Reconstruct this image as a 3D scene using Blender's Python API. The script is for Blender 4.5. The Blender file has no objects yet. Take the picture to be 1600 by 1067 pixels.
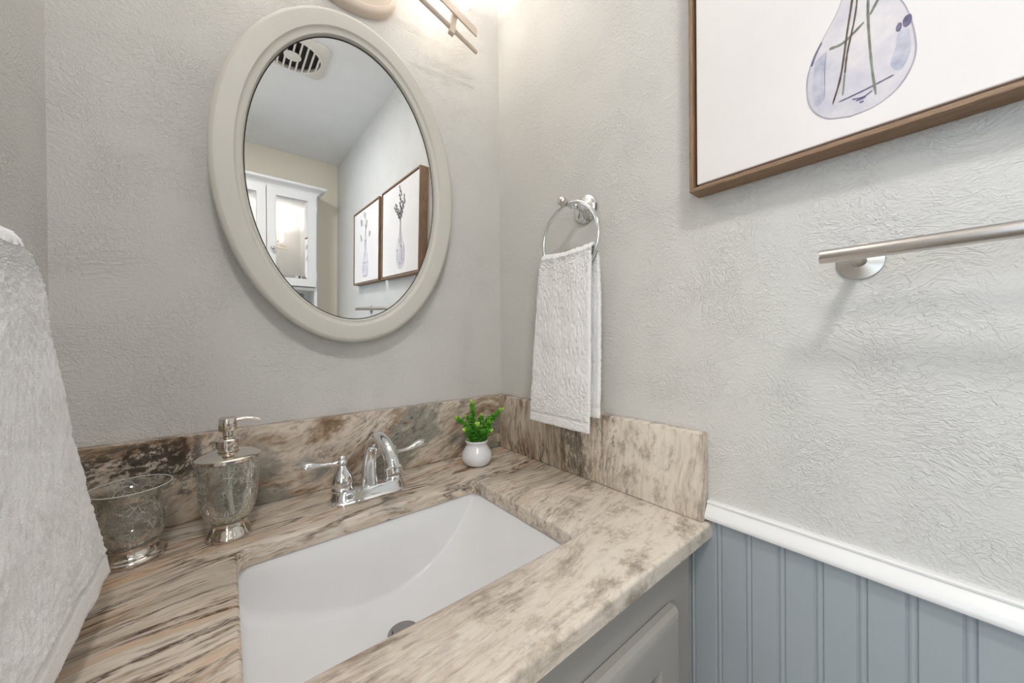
import bpy, bmesh, math, random
import numpy as np
from mathutils import Vector, Matrix, noise as mnoise
random.seed(7); rng = np.random.default_rng(7)
C = bpy.context.scene.collection
S = bpy.context.scene
PI = math.pi

# ------------------------------------------------------------------ camera
cam_d = bpy.data.cameras.new('camera'); cam = bpy.data.objects.new('camera', cam_d); C.objects.link(cam)
cam_d.sensor_width = 36.0; cam_d.lens = 556.4 / 1600 * 36.0; cam_d.clip_start = 0.01
yaw, pitch, roll = 0.6781, -0.0052, -0.0092
fw = Vector((math.sin(yaw)*math.cos(pitch), math.cos(yaw)*math.cos(pitch), math.sin(pitch)))
r0 = Vector((math.cos(yaw), -math.sin(yaw), 0)); u0 = r0.cross(fw)
rr = r0*math.cos(roll) + u0*math.sin(roll); uu = -r0*math.sin(roll) + u0*math.cos(roll)
cam.matrix_world = Matrix(((rr.x, uu.x, -fw.x, -0.6131), (rr.y, uu.y, -fw.y, -0.812), (rr.z, uu.z, -fw.z, 1.1553), (0, 0, 0, 1)))
S.camera = cam

# ------------------------------------------------------------------ light and exposure
S.view_settings.view_transform = 'Standard'; S.view_settings.look = 'None'
S.view_settings.gamma = 1.0; S.view_settings.use_curve_mapping = False
S.view_settings.exposure = -0.18
S.cycles.use_denoising = True
S.cycles.max_bounces = 14; S.cycles.diffuse_bounces = 7; S.cycles.glossy_bounces = 8
S.cycles.transparent_max_bounces = 24; S.cycles.sample_clamp_indirect = 4.0
S.cycles.caustics_reflective = False; S.cycles.caustics_refractive = False
W = bpy.data.worlds.new('daylight'); S.world = W; W.use_nodes = True
W.node_tree.nodes['Background'].inputs[0].default_value = (0.62, 0.76, 1.0, 1)
W.node_tree.nodes['Background'].inputs[1].default_value = 1.0
LAMP_STRENGTH = 5.2           # glass shades of the vanity light
CEIL_FILL = 8.2                # added flush ceiling light, unseen fill behind the camera, watts
LAMP_UP = 1.6                   # bulb light leaving each open shade top, watts
def area(name, loc, rot, sx, sy, power, col):
    l = bpy.data.lights.new(name, 'AREA'); l.shape = 'RECTANGLE'; l.size = sx; l.size_y = sy; l.energy = power; l.color = col
    o = bpy.data.objects.new(name, l); C.objects.link(o); o.location = loc; o.rotation_euler = rot
    return o
area('hall_window_daylight', (-2.235, -1.05, 1.45), (0, -PI/2, 0), 1.3, 1.3, 19.0, (0.66, 0.82, 1.0))
area('added_end_window_light', (-1.60, -2.785, 1.50), (PI/2, 0, 0), 1.1, 1.3, 28.0, (0.93, 0.97, 1.0))  # light of an added, unseen window, aimed to reach the mirror wall
area('added_hall_fill', (-1.5, -1.1, 2.42), (0, 0, 0), 0.35, 0.35, 10.0, (1.0, 0.90, 0.78))  # added lamp without a fixture, unseen warm fill in the hall

# ------------------------------------------------------------------ helpers
def col(o, m, parent=None, kind=None):
    if m is not None and not o.data.materials: o.data.materials.append(m)
    C.objects.link(o)
    if parent is not None: o.parent = parent
    if kind: o['kind'] = kind
    return o
def finish(name, bm, m, parent=None, smooth=None, kind=None, recalc=True):
    me = bpy.data.meshes.new(name)
    if recalc: bmesh.ops.recalc_face_normals(bm, faces=bm.faces)
    bm.to_mesh(me); bm.free()
    if smooth is not None:
        for p in me.polygons: p.use_smooth = True
        if smooth > 0: me.set_sharp_from_angle(angle=math.radians(smooth))
    o = bpy.data.objects.new(name, me)
    return col(o, m, parent, kind)
def tag(o, label, cat, group=None):
    o['label'] = label; o['category'] = cat
    if group: o['group'] = group
    return o
def empty(name, loc, label, cat, group=None, rz=0):
    o = bpy.data.objects.new(name, None); o.empty_display_size = 0.05; C.objects.link(o)
    o.location = loc; o.rotation_euler = (0, 0, rz)
    return tag(o, label, cat, group)
def box(bm, x0, x1, y0, y1, z0, z1, bev=0, seg=2):
    r = bmesh.ops.create_cube(bm, size=1)
    M = Matrix.Translation(((x0+x1)/2, (y0+y1)/2, (z0+z1)/2)) @ Matrix.Diagonal((x1-x0, y1-y0, z1-z0, 1))
    bmesh.ops.transform(bm, matrix=M, verts=r['verts'])
    if bev:
        es = list({e for v in r['verts'] for e in v.link_edges})
        bmesh.ops.bevel(bm, geom=es, offset=bev, segments=seg, affect='EDGES', profile=0.5)
    return bm
def B(): return bmesh.new()
def loft(bm, rings, close=True, cap0=False, cap1=False):
    vs = [[bm.verts.new(p) for p in r] for r in rings]
    n = len(vs[0])
    for a, b in zip(vs, vs[1:]):
        for i in range(n if close else n-1):
            j = (i+1) % n
            bm.faces.new((a[i], a[j], b[j], b[i]))
    if cap0: bm.faces.new(vs[0][::-1])
    if cap1: bm.faces.new(vs[-1])
    return vs
def lathe(bm, prof, n=48, cx=0, cy=0, cap0=True, cap1=True, axis='z', org=(0, 0, 0), sy=1.0):
    """prof: list of (r, h)"""
    rings = []
    for r, h in prof:
        ring = []
        for i in range(n):
            a = 2*PI*i/n; p = (r*math.cos(a), r*math.sin(a)*sy, h)
            if axis == 'x': p = (h, p[0], p[1])
            elif axis == '-x': p = (-h, p[1], p[0])
            elif axis == 'y': p = (p[1], h, p[0])
            elif axis == '-y': p = (p[0], -h, p[1])
            ring.append((p[0]+org[0]+cx, p[1]+org[1]+cy, p[2]+org[2]))
        rings.append(ring)
    return loft(bm, rings, True, cap0, cap1)
def spline(pts, n):
    pts = [np.array(p, float) for p in pts]; out = []
    P = [2*pts[0]-pts[1]] + pts + [2*pts[-1]-pts[-2]]
    segs = len(pts)-1
    for k in range(segs):
        p0, p1, p2, p3 = P[k:k+4]
        for i in range(n):
            t = i/n
            out.append(0.5*((2*p1)+(-p0+p2)*t+(2*p0-5*p1+4*p2-p3)*t*t+(-p0+3*p1-3*p2+p3)*t**3))
    out.append(pts[-1]); return out
def tube(bm, path, rad, n=20, caps=True, closed=False, flat=None):
    """path of points, rad number or list; flat=(a,b) elliptical scale along frame axes"""
    P = [Vector(p) for p in path]; N = len(P)
    R = rad if hasattr(rad, '__len__') else [rad]*N
    tang = []
    for i in range(N):
        if closed: d = P[(i+1) % N]-P[i-1]
        else: d = P[min(i+1, N-1)]-P[max(i-1, 0)]
        tang.append(d.normalized())
    up = Vector((0, 0, 1)) if abs(tang[0].z) < .9 else Vector((0, 1, 0))
    nx = tang[0].cross(up).normalized(); rings = []
    for i in range(N):
        t = tang[i]; nx = (nx - t*nx.dot(t)).normalized(); ny = t.cross(nx)
        fa, fb = (1, 1) if flat is None else (flat[i] if hasattr(flat[0], '__len__') else flat)
        rings.append([P[i]+nx*(R[i]*fa*math.cos(2*PI*k/n))+ny*(R[i]*fb*math.sin(2*PI*k/n)) for k in range(n)])
    if closed: rings.append(rings[0])
    loft(bm, rings, True, caps and not closed, caps and not closed)
    if closed: bmesh.ops.remove_doubles(bm, verts=bm.verts, dist=1e-6)

# ------------------------------------------------------------------ materials
class NT:
    def __init__(s, name):
        s.m = bpy.data.materials.new(name); s.m.use_nodes = True; s.t = s.m.node_tree
        s.b = s.t.nodes['Principled BSDF']; s.out = s.t.nodes['Material Output']
        s.co = s.t.nodes.new('ShaderNodeTexCoord').outputs['Object']
    def n(s, typ, ins=None, **kw):
        nd = s.t.nodes.new(typ)
        for k, v in kw.items(): setattr(nd, k, v)
        for k, v in (ins or {}).items(): s.set(nd.inputs[k], v)
        return nd
    def set(s, sock, v):
        if isinstance(v, bpy.types.NodeSocket): s.t.links.new(v, sock)
        else: sock.default_value = v
    def noise(s, vec, scale, detail=4, rough=.55, dist=0, lac=2):
        return s.n('ShaderNodeTexNoise', {'Vector': vec, 'Scale': scale, 'Detail': detail, 'Roughness': rough, 'Distortion': dist, 'Lacunarity': lac})
    def ramp(s, fac, stops, interp='LINEAR'):
        nd = s.n('ShaderNodeValToRGB', {'Fac': fac}); cr = nd.color_ramp; cr.interpolation = interp
        while len(cr.elements) < len(stops): cr.elements.new(.5)
        for e, (p, c) in zip(cr.elements, stops):
            e.position = p; e.color = (c, c, c, 1) if isinstance(c, (int, float)) else (*c, 1)
        return nd.outputs[0]
    def math(s, op, a, b=0.0, c=0.0, clamp=False):
        nd = s.n('ShaderNodeMath', {0: a, 1: b, 2: c}, operation=op); nd.use_clamp = clamp; return nd.outputs[0]
    def mix(s, f, a, b, mode='MIX'):
        nd = s.n('ShaderNodeMix', {'Factor': f}, data_type='RGBA', blend_type=mode)
        s.set(nd.inputs[6], a if isinstance(a, bpy.types.NodeSocket) else (*a, 1)); s.set(nd.inputs[7], b if isinstance(b, bpy.types.NodeSocket) else (*b, 1))
        return nd.outputs[2]
    def mapping(s, vec, rot=(0, 0, 0), scale=(1, 1, 1), loc=(0, 0, 0)):
        return s.n('ShaderNodeMapping', {'Vector': vec, 'Rotation': rot, 'Scale': scale, 'Location': loc}).outputs[0]
    def vadd(s, a, b): return s.n('ShaderNodeVectorMath', {0: a, 1: b}, operation='ADD').outputs[0]
    def vscale(s, a, f): return s.n('ShaderNodeVectorMath', {0: a, 'Scale': f}, operation='SCALE').outputs[0]
    def vsub(s, a, b): return s.n('ShaderNodeVectorMath', {0: a, 1: b}, operation='SUBTRACT').outputs[0]
    def bump(s, h, strength=.5, dist=.001, normal=None):
        d = {'Height': h, 'Strength': strength, 'Distance': dist}
        if normal is not None: d['Normal'] = normal
        nd = s.n('ShaderNodeBump', d); s.t.links.new(nd.outputs[0], s.b.inputs['Normal']); return nd.outputs[0]
    def base(s, c=None, rough=None, metal=None, spec=None, coat=None):
        if c is not None: s.set(s.b.inputs['Base Color'], c if isinstance(c, bpy.types.NodeSocket) else (*c, 1))
        if rough is not None: s.set(s.b.inputs['Roughness'], rough)
        if metal is not None: s.set(s.b.inputs['Metallic'], metal)
        if spec is not None: s.set(s.b.inputs['Specular IOR Level'], spec)
        if coat is not None: s.set(s.b.inputs['Coat Weight'], coat)
        return s.m
def lin(r, g, b):
    f = lambda v: (v/255/12.92) if v/255 <= .04045 else ((v/255+.055)/1.055)**2.4
    return (f(r), f(g), f(b))
def plain(name, c, rough=.5, metal=0, spec=.5, bump=None):
    t = NT(name)
    if bump: t.bump(t.noise(t.co, bump[0], 3).outputs[0], bump[1], bump[2])
    n = t.noise(t.co, 9, 3).outputs[0]
    return t.base(t.mix(t.ramp(n, [(.3, 0.0), (.7, 1.0)]), tuple(v*.96 for v in c), c), rough, metal, spec)

def wall_mat(name, c, off, amt=1.0):
    t = NT(name); v = t.mapping(t.co, loc=off)
    # skip-trowel plaster: short swirled ridges over an orange peel, heavier in some places
    sw = t.noise(v, 6.0, 2, .5); wv = t.vadd(v, t.vscale(t.vsub(sw.outputs['Color'], (.5, .5, .5)), .13))
    a = t.noise(t.mapping(wv, scale=(1, 1, 1.5)), 95, 2, .5, .9).outputs[0]
    ridge = t.ramp(t.math('ABSOLUTE', t.math('SUBTRACT', a, .5)), [(0.0, 1.0), (.05, .35), (.12, 0.0)])
    patch = t.ramp(t.noise(v, 11, 3, .6).outputs[0], [(.36, .30), (.62, 1.0)])
    b = t.noise(t.mapping(wv, scale=(1.35, 1.35, 1)), 135, 2, .5, .6).outputs[0]
    lump = t.ramp(b, [(.50, 0.0), (.62, 1.0)])
    peel = t.noise(v, 230, 1, .5).outputs[0]
    h = t.math('MULTIPLY', t.math('ADD', t.math('MULTIPLY', ridge, .6), t.math('MULTIPLY', lump, .5)), patch)
    h = t.math('ADD', h, t.math('MULTIPLY', peel, .30))
    t.bump(h, .9*amt, .0010)
    return t.base(c, .62, 0, .35)
PAINT = lin(213, 212, 209)
m_wall_n = wall_mat('plaster_mirror_wall', PAINT, (0, 0, 0))
m_wall_e = wall_mat('plaster_towel_wall', PAINT, (3, 1, 2))
m_wall_s = wall_mat('plaster_cabinet_wall', lin(240, 235, 220), (5, 2, 7), .5)
m_ceil = plain('ceiling_paint', lin(236, 238, 240), .7, bump=(120, .3, .001))
m_trim = plain('white_trim_paint', lin(236, 236, 236), .32)
m_bead = plain('blue_grey_wainscot_paint', lin(166, 174, 180), .4, bump=(300, .15, .0005))
m_cabgrey = plain('warm_grey_cabinet_paint', lin(163, 160, 156), .4, bump=(260, .12, .0005))
m_frame = plain('bone_mirror_frame_paint', lin(208, 205, 197), .45, bump=(90, .12, .0006))
m_white = plain('white_cabinet_paint', lin(236, 237, 238), .35)
m_porc = plain('porcelain', lin(238, 238, 239), .12)
m_vase = plain('white_glazed_ceramic', lin(232, 232, 236), .2)
m_dark = plain('dark_brown_matte', lin(26, 20, 17), .8)  # one dark matte tone for backing, liner, toe kick and bottle contents
m_bronze = plain('champagne_fixture_paint', lin(222, 208, 194), .4)
m_floor = plain('floor_vinyl', lin(150, 135, 118), .45)
m_vent = plain('vent_plastic', lin(226, 224, 218), .4)
m_motor = plain('vent_motor_housing', lin(45, 36, 30), .6)
m_canvas = plain('canvas_white', lin(236, 232, 231), .75, bump=(900, .25, .0004))

def metal(name, c, rough, brush=None):
    t = NT(name)
    if brush:
        n = t.noise(t.mapping(t.co, scale=brush), 60, 3).outputs[0]
        t.set(t.b.inputs['Roughness'], t.math('MULTIPLY_ADD', n, .18, rough-.06)); t.bump(n, .08, .0004)
        return t.base(c, None, 1.0)
    return t.base(c, rough, 1.0)
m_chrome = metal('chrome', (.80, .81, .82), .045)
m_pump = metal('polished_nickel', (.74, .69, .63), .10)
m_nickel = metal('brushed_nickel', (.66, .63, .60), .28, (40, 1, 40))
m_drain = metal('dull_drain_metal', (.36, .34, .33), .3)
m_mirror = metal('mirror_silvering', (.90, .91, .91), .004)

def granite(name, rot, off, stretch=9.0, dark=.5, grey=.5, peach=.4, light=0.0, speck=.3, warp=1.0, blotch=None, calm=None, vein=1.0):
    """veined stone, vein direction = X after the rotation"""
    t = NT(name); p = t.mapping(t.co, rot=rot, loc=off)
    c5 = (.5, .5, .5)
    w1 = t.vscale(t.vsub(t.noise(p, 3.4, 1).outputs['Color'], c5), .11*warp)
    w2 = t.vscale(t.vsub(t.noise(p, 15, 2).outputs['Color'], c5), .014*warp)
    q = t.vadd(t.vadd(p, w1), w2)
    def where(spec):
        d = t.n('ShaderNodeVectorMath', {0: t.vadd(t.co, t.vscale(w2, 3.0)), 1: spec[0]}, operation='SUBTRACT').outputs[0]
        d = t.n('ShaderNodeVectorMath', {0: t.n('ShaderNodeVectorMath', {0: d, 1: spec[1]}, operation='DIVIDE').outputs[0]}, operation='LENGTH').outputs['Value']
        return t.ramp(d, [(.30, 1.0), (1.0, 0.0)])
    cm = where(calm) if calm else 0.0
    live = t.math('SUBTRACT', 1.0, t.math('MULTIPLY', cm, .85)) if calm else 1.0
    S1 = t.mapping(q, scale=(1/stretch, 1, 1)); S2 = t.mapping(q, loc=(4, 1, 3), scale=(1/(stretch*1.3), 1, 1))
    # broad bands of cream and tan
    A = t.noise(S1, 27, 6, .62, .2).outputs[0]
    A = t.math('ADD', A, light)
    base = t.ramp(A, [(.30, lin(118, 96, 78)), (.37, lin(166, 144, 122)), (.43, lin(200, 184, 166)), (.50, lin(220, 209, 195)), (.57, lin(196, 180, 162)), (.62, lin(214, 203, 189)), (.70, lin(228, 220, 209))])
    Pn = t.noise(S2, 22, 4, .6).outputs[0]
    pk = t.math('MULTIPLY', t.ramp(Pn, [(.54, 0.0), (.64, 1.0)]), t.math('MULTIPLY', live, peach))
    base = t.mix(pk, base, lin(206, 168, 134))
    Gn = t.noise(t.mapping(q, loc=(2, 7, 1), scale=(1/(stretch*.4), 1, 1)), 10, 4, .62).outputs[0]
    base = t.mix(t.math('MULTIPLY', t.ramp(Gn, [(.53, 0.0), (.60, 1.0)]), grey), base, lin(146, 145, 136))
    # mottling, round in the calm zone
    Mo = t.noise(t.mapping(p, loc=(9, 2, 2)), 34, 5, .65).outputs[0]
    base = t.mix(t.math('MULTIPLY', t.ramp(Mo, [(.52, 0.0), (.68, 1.0)]), t.math('MULTIPLY_ADD', cm, .50, .20)), base, lin(160, 148, 134))
    if calm: base = t.mix(t.math('MULTIPLY', cm, .90), base, t.ramp(t.noise(t.mapping(q, loc=(5, 5, 5), scale=(.62, 1, 1)), 26, 7, .70).outputs[0], [(.34, lin(152, 144, 133)), (.42, lin(192, 182, 169)), (.49, lin(222, 213, 201)), (.60, lin(226, 218, 207)), (.68, lin(200, 188, 172))]))
    # fine brown streaks along the veins
    F = t.noise(t.mapping(q, loc=(1, 1, 6), scale=(1/(stretch*1.1), 1, 1)), 150, 4, .62).outputs[0]
    base = t.mix(t.math('MULTIPLY', t.ramp(F, [(.36, 1.0), (.46, 0.0)]), t.math('MULTIPLY', live, .55*vein)), base, lin(104, 82, 64))
    # darker broken veins
    V = t.noise(t.mapping(S1, loc=(1, 3, 8)), 20, 4, .55, .2).outputs[0]
    ridge = t.ramp(t.math('ABSOLUTE', t.math('SUBTRACT', V, .5)), [(0.0, 1.0), (.014, .9), (.026, 0.0)])
    brk = t.ramp(t.noise(t.mapping(q, loc=(8, 8, 2), scale=(.4, 1, 1)), 11, 3, .6).outputs[0], [(.40, 0.0), (.54, 1.0)])
    gr = t.ramp(t.noise(t.mapping(q, scale=(.3, 1, 1)), 230, 3, .7).outputs[0], [(.36, .2), (.58, 1.0)])
    vm = t.math('MULTIPLY', t.math('MULTIPLY', t.math('MULTIPLY', ridge, brk), gr), t.math('MULTIPLY', live, dark))
    base = t.mix(vm, base, lin(70, 50, 36))
    # black mineral specks in clouds
    K = t.noise(t.mapping(q, scale=(.45, 1, 1)), 120, 5, .72).outputs[0]
    cl = t.ramp(t.noise(t.mapping(p, loc=(3, 5, 6), scale=(.6, 1, 1)), 7.5, 3, .6).outputs[0], [(.50, 0.0), (.64, 1.0)])
    if blotch:   # a dark mineral cloud at a place of its own on this slab
        bl = where(blotch); K = t.math('MULTIPLY_ADD', bl, .11, K); cl = t.math('MAXIMUM', cl, bl)
    km = t.math('MULTIPLY', t.ramp(K, [(.53, 0.0), (.62, 1.0)]), t.math('MULTIPLY', cl, speck))
    base = t.mix(km, base, lin(52, 46, 41))
    t.bump(F, .03, .0003)
    return t.base(base, .20, 0, .45)
m_gr_top = granite('granite_worktop', (0, 0, math.radians(-6)), (.3, .2, 0), 11, .95, .40, .70, .022, .14, calm=((-.06, -.57, .86), (.62, .33, .3)))
m_gr_n = granite('granite_splash_mirror_wall', (0, 0, 0), (1.1, .4, .2), 4.2, .45, .90, .18, -.035, .9, 1.3, blotch=((-.71, -.024, .965), (.17, .2, .07)), vein=.7)
m_gr_e = granite('granite_splash_towel_wall', (0, 0, 0), (.6, 1.2, .8), 10, 1.0, .30, .08, -.045, .62, .9, blotch=((-.024, -.29, .93), (.2, .075, .25)), calm=((-.02, -.46, .93), (.3, .15, .3)))
m_gr_w = granite('granite_splash_left_wall', (0, 0, 0), (2.6, .2, .1), 5, .4, .4, .2, .03, .2)
# rotate the vein axis of the upright slabs
def set_rot(m, eul):
    for nd in m.node_tree.nodes:
        if nd.type == 'MAPPING': nd.inputs['Rotation'].default_value = eul; break
set_rot(m_gr_n, (0, math.radians(22), 0))          # shallow diagonal on the mirror wall
set_rot(m_gr_e, (0, math.radians(84), 0))          # upright veins on the towel wall

def terry(name, c):
    t = NT(name); v = t.co
    n = t.noise(v, 420, 3, .7).outputs[0]; k = t.noise(v, 60, 3, .6).outputs[0]
    t.bump(t.math('ADD', n, t.math('MULTIPLY', k, .25)), .6, .0011)
    t.set(t.b.inputs['Sheen Weight'], .25)
    return t.base(c, .95, 0, .1)
m_terry = terry('white_terry', lin(246, 246, 247))

def wood(name, c1, c2, scale):
    t = NT(name); n = t.noise(t.mapping(t.co, scale=scale), 30, 5, .65, .6).outputs[0]
    t.bump(n, .12, .0004)
    return t.base(t.ramp(n, [(.3, c1), (.7, c2)]), .55)
m_wood_h = wood('weathered_oak_rails', lin(112, 88, 66), lin(164, 134, 106), (14, 1.0, 14))
m_wood_v = wood('weathered_oak_stiles', lin(112, 88, 66), lin(164, 134, 106), (14, 14, 1.0))

def crackle():
    t = NT('crackle_glass')
    w = t.vadd(t.co, t.vscale(t.noise(t.co, 90, 2).outputs['Color'], .004))
    e1 = t.n('ShaderNodeTexVoronoi', {'Vector': w, 'Scale': 82}, feature='DISTANCE_TO_EDGE').outputs['Distance']
    e2 = t.n('ShaderNodeTexVoronoi', {'Vector': t.mapping(w, loc=(3, 2, 1)), 'Scale': 170}, feature='DISTANCE_TO_EDGE').outputs['Distance']
    l1 = t.ramp(e1, [(0.0, 1.0), (.028, .9), (.055, 0.0)]); l2 = t.ramp(e2, [(0.0, .9), (.03, .7), (.06, 0.0)])
    msk = t.ramp(t.noise(t.co, 45, 3, .6).outputs[0], [(.40, .05), (.60, 1.0)])
    line = t.math('MULTIPLY', t.math('MAXIMUM', l1, l2), msk)
    bmp = t.n('ShaderNodeBump', {'Height': line, 'Strength': .9, 'Distance': .0012}).outputs[0]
    tr = t.n('ShaderNodeBsdfTransparent', {'Color': (.965, .975, .965, 1)}).outputs[0]
    gl = t.n('ShaderNodeBsdfGlossy', {'Color': (1, 1, 1, 1), 'Roughness': .06, 'Normal': bmp}).outputs[0]
    fr = t.math('MULTIPLY_ADD', t.math('POWER', t.n('ShaderNodeLayerWeight', {'Blend': .5, 'Normal': bmp}).outputs['Facing'], 3.0), .75, .05)
    g = t.n('ShaderNodeMixShader', {0: t.math('MULTIPLY', fr, 1.0, clamp=True), 1: tr, 2: gl}).outputs[0]
    df = t.n('ShaderNodeBsdfDiffuse', {'Color': (*lin(250, 248, 240), 1), 'Normal': bmp}).outputs[0]
    tl = t.n('ShaderNodeBsdfTranslucent', {'Color': (*lin(236, 232, 220), 1)}).outputs[0]
    dd = t.n('ShaderNodeMixShader', {0: .5, 1: df, 2: tl}).outputs[0]
    f = t.n('ShaderNodeMixShader', {0: t.math('MULTIPLY_ADD', line, .92, .03), 1: g, 2: dd}).outputs[0]
    t.t.links.new(f, t.out.inputs['Surface']); return t.m
m_crackle = crackle()
def clear(name, c):
    t = NT(name)
    tr = t.n('ShaderNodeBsdfTransparent', {'Color': (*c, 1)}).outputs[0]
    gl = t.n('ShaderNodeBsdfGlossy', {'Roughness': .02}).outputs[0]
    fr = t.n('ShaderNodeFresnel', {'IOR': 1.45}).outputs[0]
    t.t.links.new(t.n('ShaderNodeMixShader', {0: fr, 1: tr, 2: gl}).outputs[0], t.out.inputs['Surface']); return t.m
m_inner = clear('clear_inner_glass', (.97, .98, .97))
m_pane = clear('window_glass', (.97, .98, .98)); m_bottle = clear('dark_bottle_glass', (.62, .60, .56))
m_lip_highlight = plain('rim_highlight', lin(206, 208, 202), .15)  # pale opaque tone standing in for the highlight on the tumbler lip
def emis(name, c, s):
    t = NT(name); t.base((.9, .88, .85), .4); t.set(t.b.inputs['Emission Color'], (*c, 1)); t.set(t.b.inputs['Emission Strength'], s); return t.m
m_shade = emis('lit_opal_glass', (1.0, .88, .76), LAMP_STRENGTH)
m_leaf = None
def leafmat():
    t = NT('leaf_green'); n = t.noise(t.co, 120, 2).outputs[0]
    t.set(t.b.inputs['Subsurface Weight'], 0.0)
    return t.base(t.ramp(n, [(.3, lin(44, 122, 22)), (.55, lin(88, 170, 44)), (.75, lin(150, 205, 70))]), .42)
m_leaf = leafmat(); m_tip = plain('leaf_tip_yellow_green', lin(184, 214, 92), .45)
m_stem = plain('stem_green', lin(84, 120, 40), .5)

# ------------------------------------------------------------------ setting
H = 0.86; XL = -0.809; YB = -1.988; ZC = 2.239; H = 0.86; SP = 0.1422; T = 0.024
def struct(name, bm, m, parent=None, smooth=None):
    return finish(name, bm, m, parent, smooth, 'structure' if parent is None else None)
def slab(name, *a, m=None): b = B(); box(b, *a); return struct(name, b, m)
slab('wall_north', -2.35, .1, 0, .1, 0, 2.5, m=m_wall_n)
slab('wall_east', 0, .1, YB-.1, 0, 0, 2.5, m=m_wall_e)
slab('wall_south', XL-.1, 0, YB-.1, YB, 0, 2.5, m=m_wall_s)
b = B(); DY0, DY1, DZ = -.74, -1.52, 2.03
box(b, XL-.1, XL, DY0, 0, 0, 2.5); box(b, XL-.1, XL, YB, DY1, 0, 2.5); box(b, XL-.1, XL, DY1, DY0, DZ, 2.5)
struct('wall_west', b, wall_mat('plaster_left_wall', PAINT, (7, 5, 1)))
slab('ceiling', XL, 0, YB, 0, ZC, ZC+.1, m=m_ceil)
slab('floor', -2.35, .1, YB-.1-.9, .1, -.1, 0, m=m_floor)
# hall beyond the doorway
b = B(); box(b, -2.25, -2.16, -2.9, -2.8, 0, 2.5); box(b, -1.04, XL-.1, -2.9, -2.8, 0, 2.5); box(b, -2.16, -1.04, -2.9, -2.8, 0, .84); box(b, -2.16, -1.04, -2.9, -2.8, 2.16, 2.5)
struct('wall_hall_south', b, m_wall_s)
b = B()
for a in ((-2.16, -2.10, .84, 2.16), (-1.10, -1.04, .84, 2.16), (-2.10, -1.10, .84, .90), (-2.10, -1.10, 2.10, 2.16), (-1.62, -1.58, .90, 2.10)): box(b, a[0], a[1], -2.87, -2.82, a[2], a[3])
added_win = struct('added_window_2', b, m_trim)  # added window, unseen, so that light gets through to the mirror wall
b = B(); box(b, -2.10, -1.10, -2.85, -2.845, .90, 2.10); finish('pane', b, m_pane, added_win)
slab('ceiling_hall', -2.35, XL-.1, -2.9, .0, 2.45, 2.5, m=m_ceil)
slab('wall_hall_east', XL-.1, XL, -2.9, YB-.1, 0, 2.5, m=m_wall_s)
b = B(); WY0, WY1, WZ0, WZ1 = -.4, -1.7, .8, 2.1
box(b, -2.35, -2.25, WY0, 0, 0, 2.5); box(b, -2.35, -2.25, -2.9, WY1, 0, 2.5); box(b, -2.35, -2.25, WY1, WY0, 0, WZ0); box(b, -2.35, -2.25, WY1, WY0, WZ1, 2.5)
struct('wall_hall_west', b, m_wall_s)
b = B()
for a in ((WY0-.06, WY0, WZ0, WZ1), (WY1, WY1+.06, WZ0, WZ1), (WY1, WY0, WZ0, WZ0+.06), (WY1, WY0, WZ1-.06, WZ1), (-1.07, -1.03, WZ0, WZ1)):
    box(b, -2.33, -2.28, a[0], a[1], a[2], a[3])
win = struct('window_1', b, m_trim)
b = B(); box(b, -2.31, -2.305, WY1, WY0, WZ0, WZ1); finish('pane', b, m_pane, win)
# door casing and open leaf are beyond the frame: casing only
b = B()
for xx in ((XL, XL+.014), (XL-.114, XL-.1)):
    box(b, xx[0], xx[1], DY0, DY0+.07, 0, DZ+.07, .003); box(b, xx[0], xx[1], DY1-.07, DY1, 0, DZ+.07, .003); box(b, xx[0], xx[1], DY1, DY0, DZ, DZ+.07, .003)
struct('trim_1', b, m_trim)
# chair rail: profile swept along y (right wall) and along x (back wall)
rail_prof = [(0, .8925), (-.007, .8925), (-.0092, .8908), (-.0092, .8888), (-.0074, .8872), (-.0090, .8845), (-.0120, .8808), (-.0150, .8765), (-.0176, .8722), (-.0185, .8688), (-.0176, .8656), (-.0142, .8642), (-.009, .8635), (0, .8635)]
b = B(); loft(b, [[(x, y, z) for x, z in rail_prof] for y in (-.5605, -1.18, YB)], True, True, True); r1 = struct('trim_2', b, m_trim, smooth=35)
b = B(); loft(b, [[(x, YB-d, z) for d, z in rail_prof] for x in (XL, -.0187)], True, True, True); struct('trim_3', b, m_trim, smooth=35)
# beadboard below the rail, grooves every 40.8 mm with a bead between two cuts
def bead_profile(a0, a1, first):
    pts = [(a0, .0)]; g = first
    while g > a1+.02:
        for da, d in ((0, 0), (-.0008, -.0022), (-.0016, -.0026), (-.0030, -.0012), (-.0052, -.0002), (-.0076, -.0012), (-.0088, -.0026), (-.0096, -.0022), (-.0104, 0)):
            pts.append((g+da, d))
        g -= .0408
    pts.append((a1, 0)); return pts
b = B(); pr = bead_profile(-.5, YB, -.5315)
loft(b, [[(-.0082-d, y, z) for y, d in pr] for z in (0.09, .8635)], False)
vs = [(0, -.5), (0, YB)]
struct('wall_east_wainscot', b, m_bead, smooth=50)
b = B(); pr = bead_profile(-.02, XL, -.05)
loft(b, [[(x, YB+.0082+d, z) for x, d in pr] for z in (0.09, .8635)], False); struct('wall_south_wainscot', b, m_bead, smooth=50)
b = B(); box(b, -.014, 0, YB, -.56, 0, .09, .003); struct('baseboard_east', b, m_trim)
b = B(); box(b, XL, -.014, YB, YB+.014, 0, .09, .003); struct('baseboard_south', b, m_trim)

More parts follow.
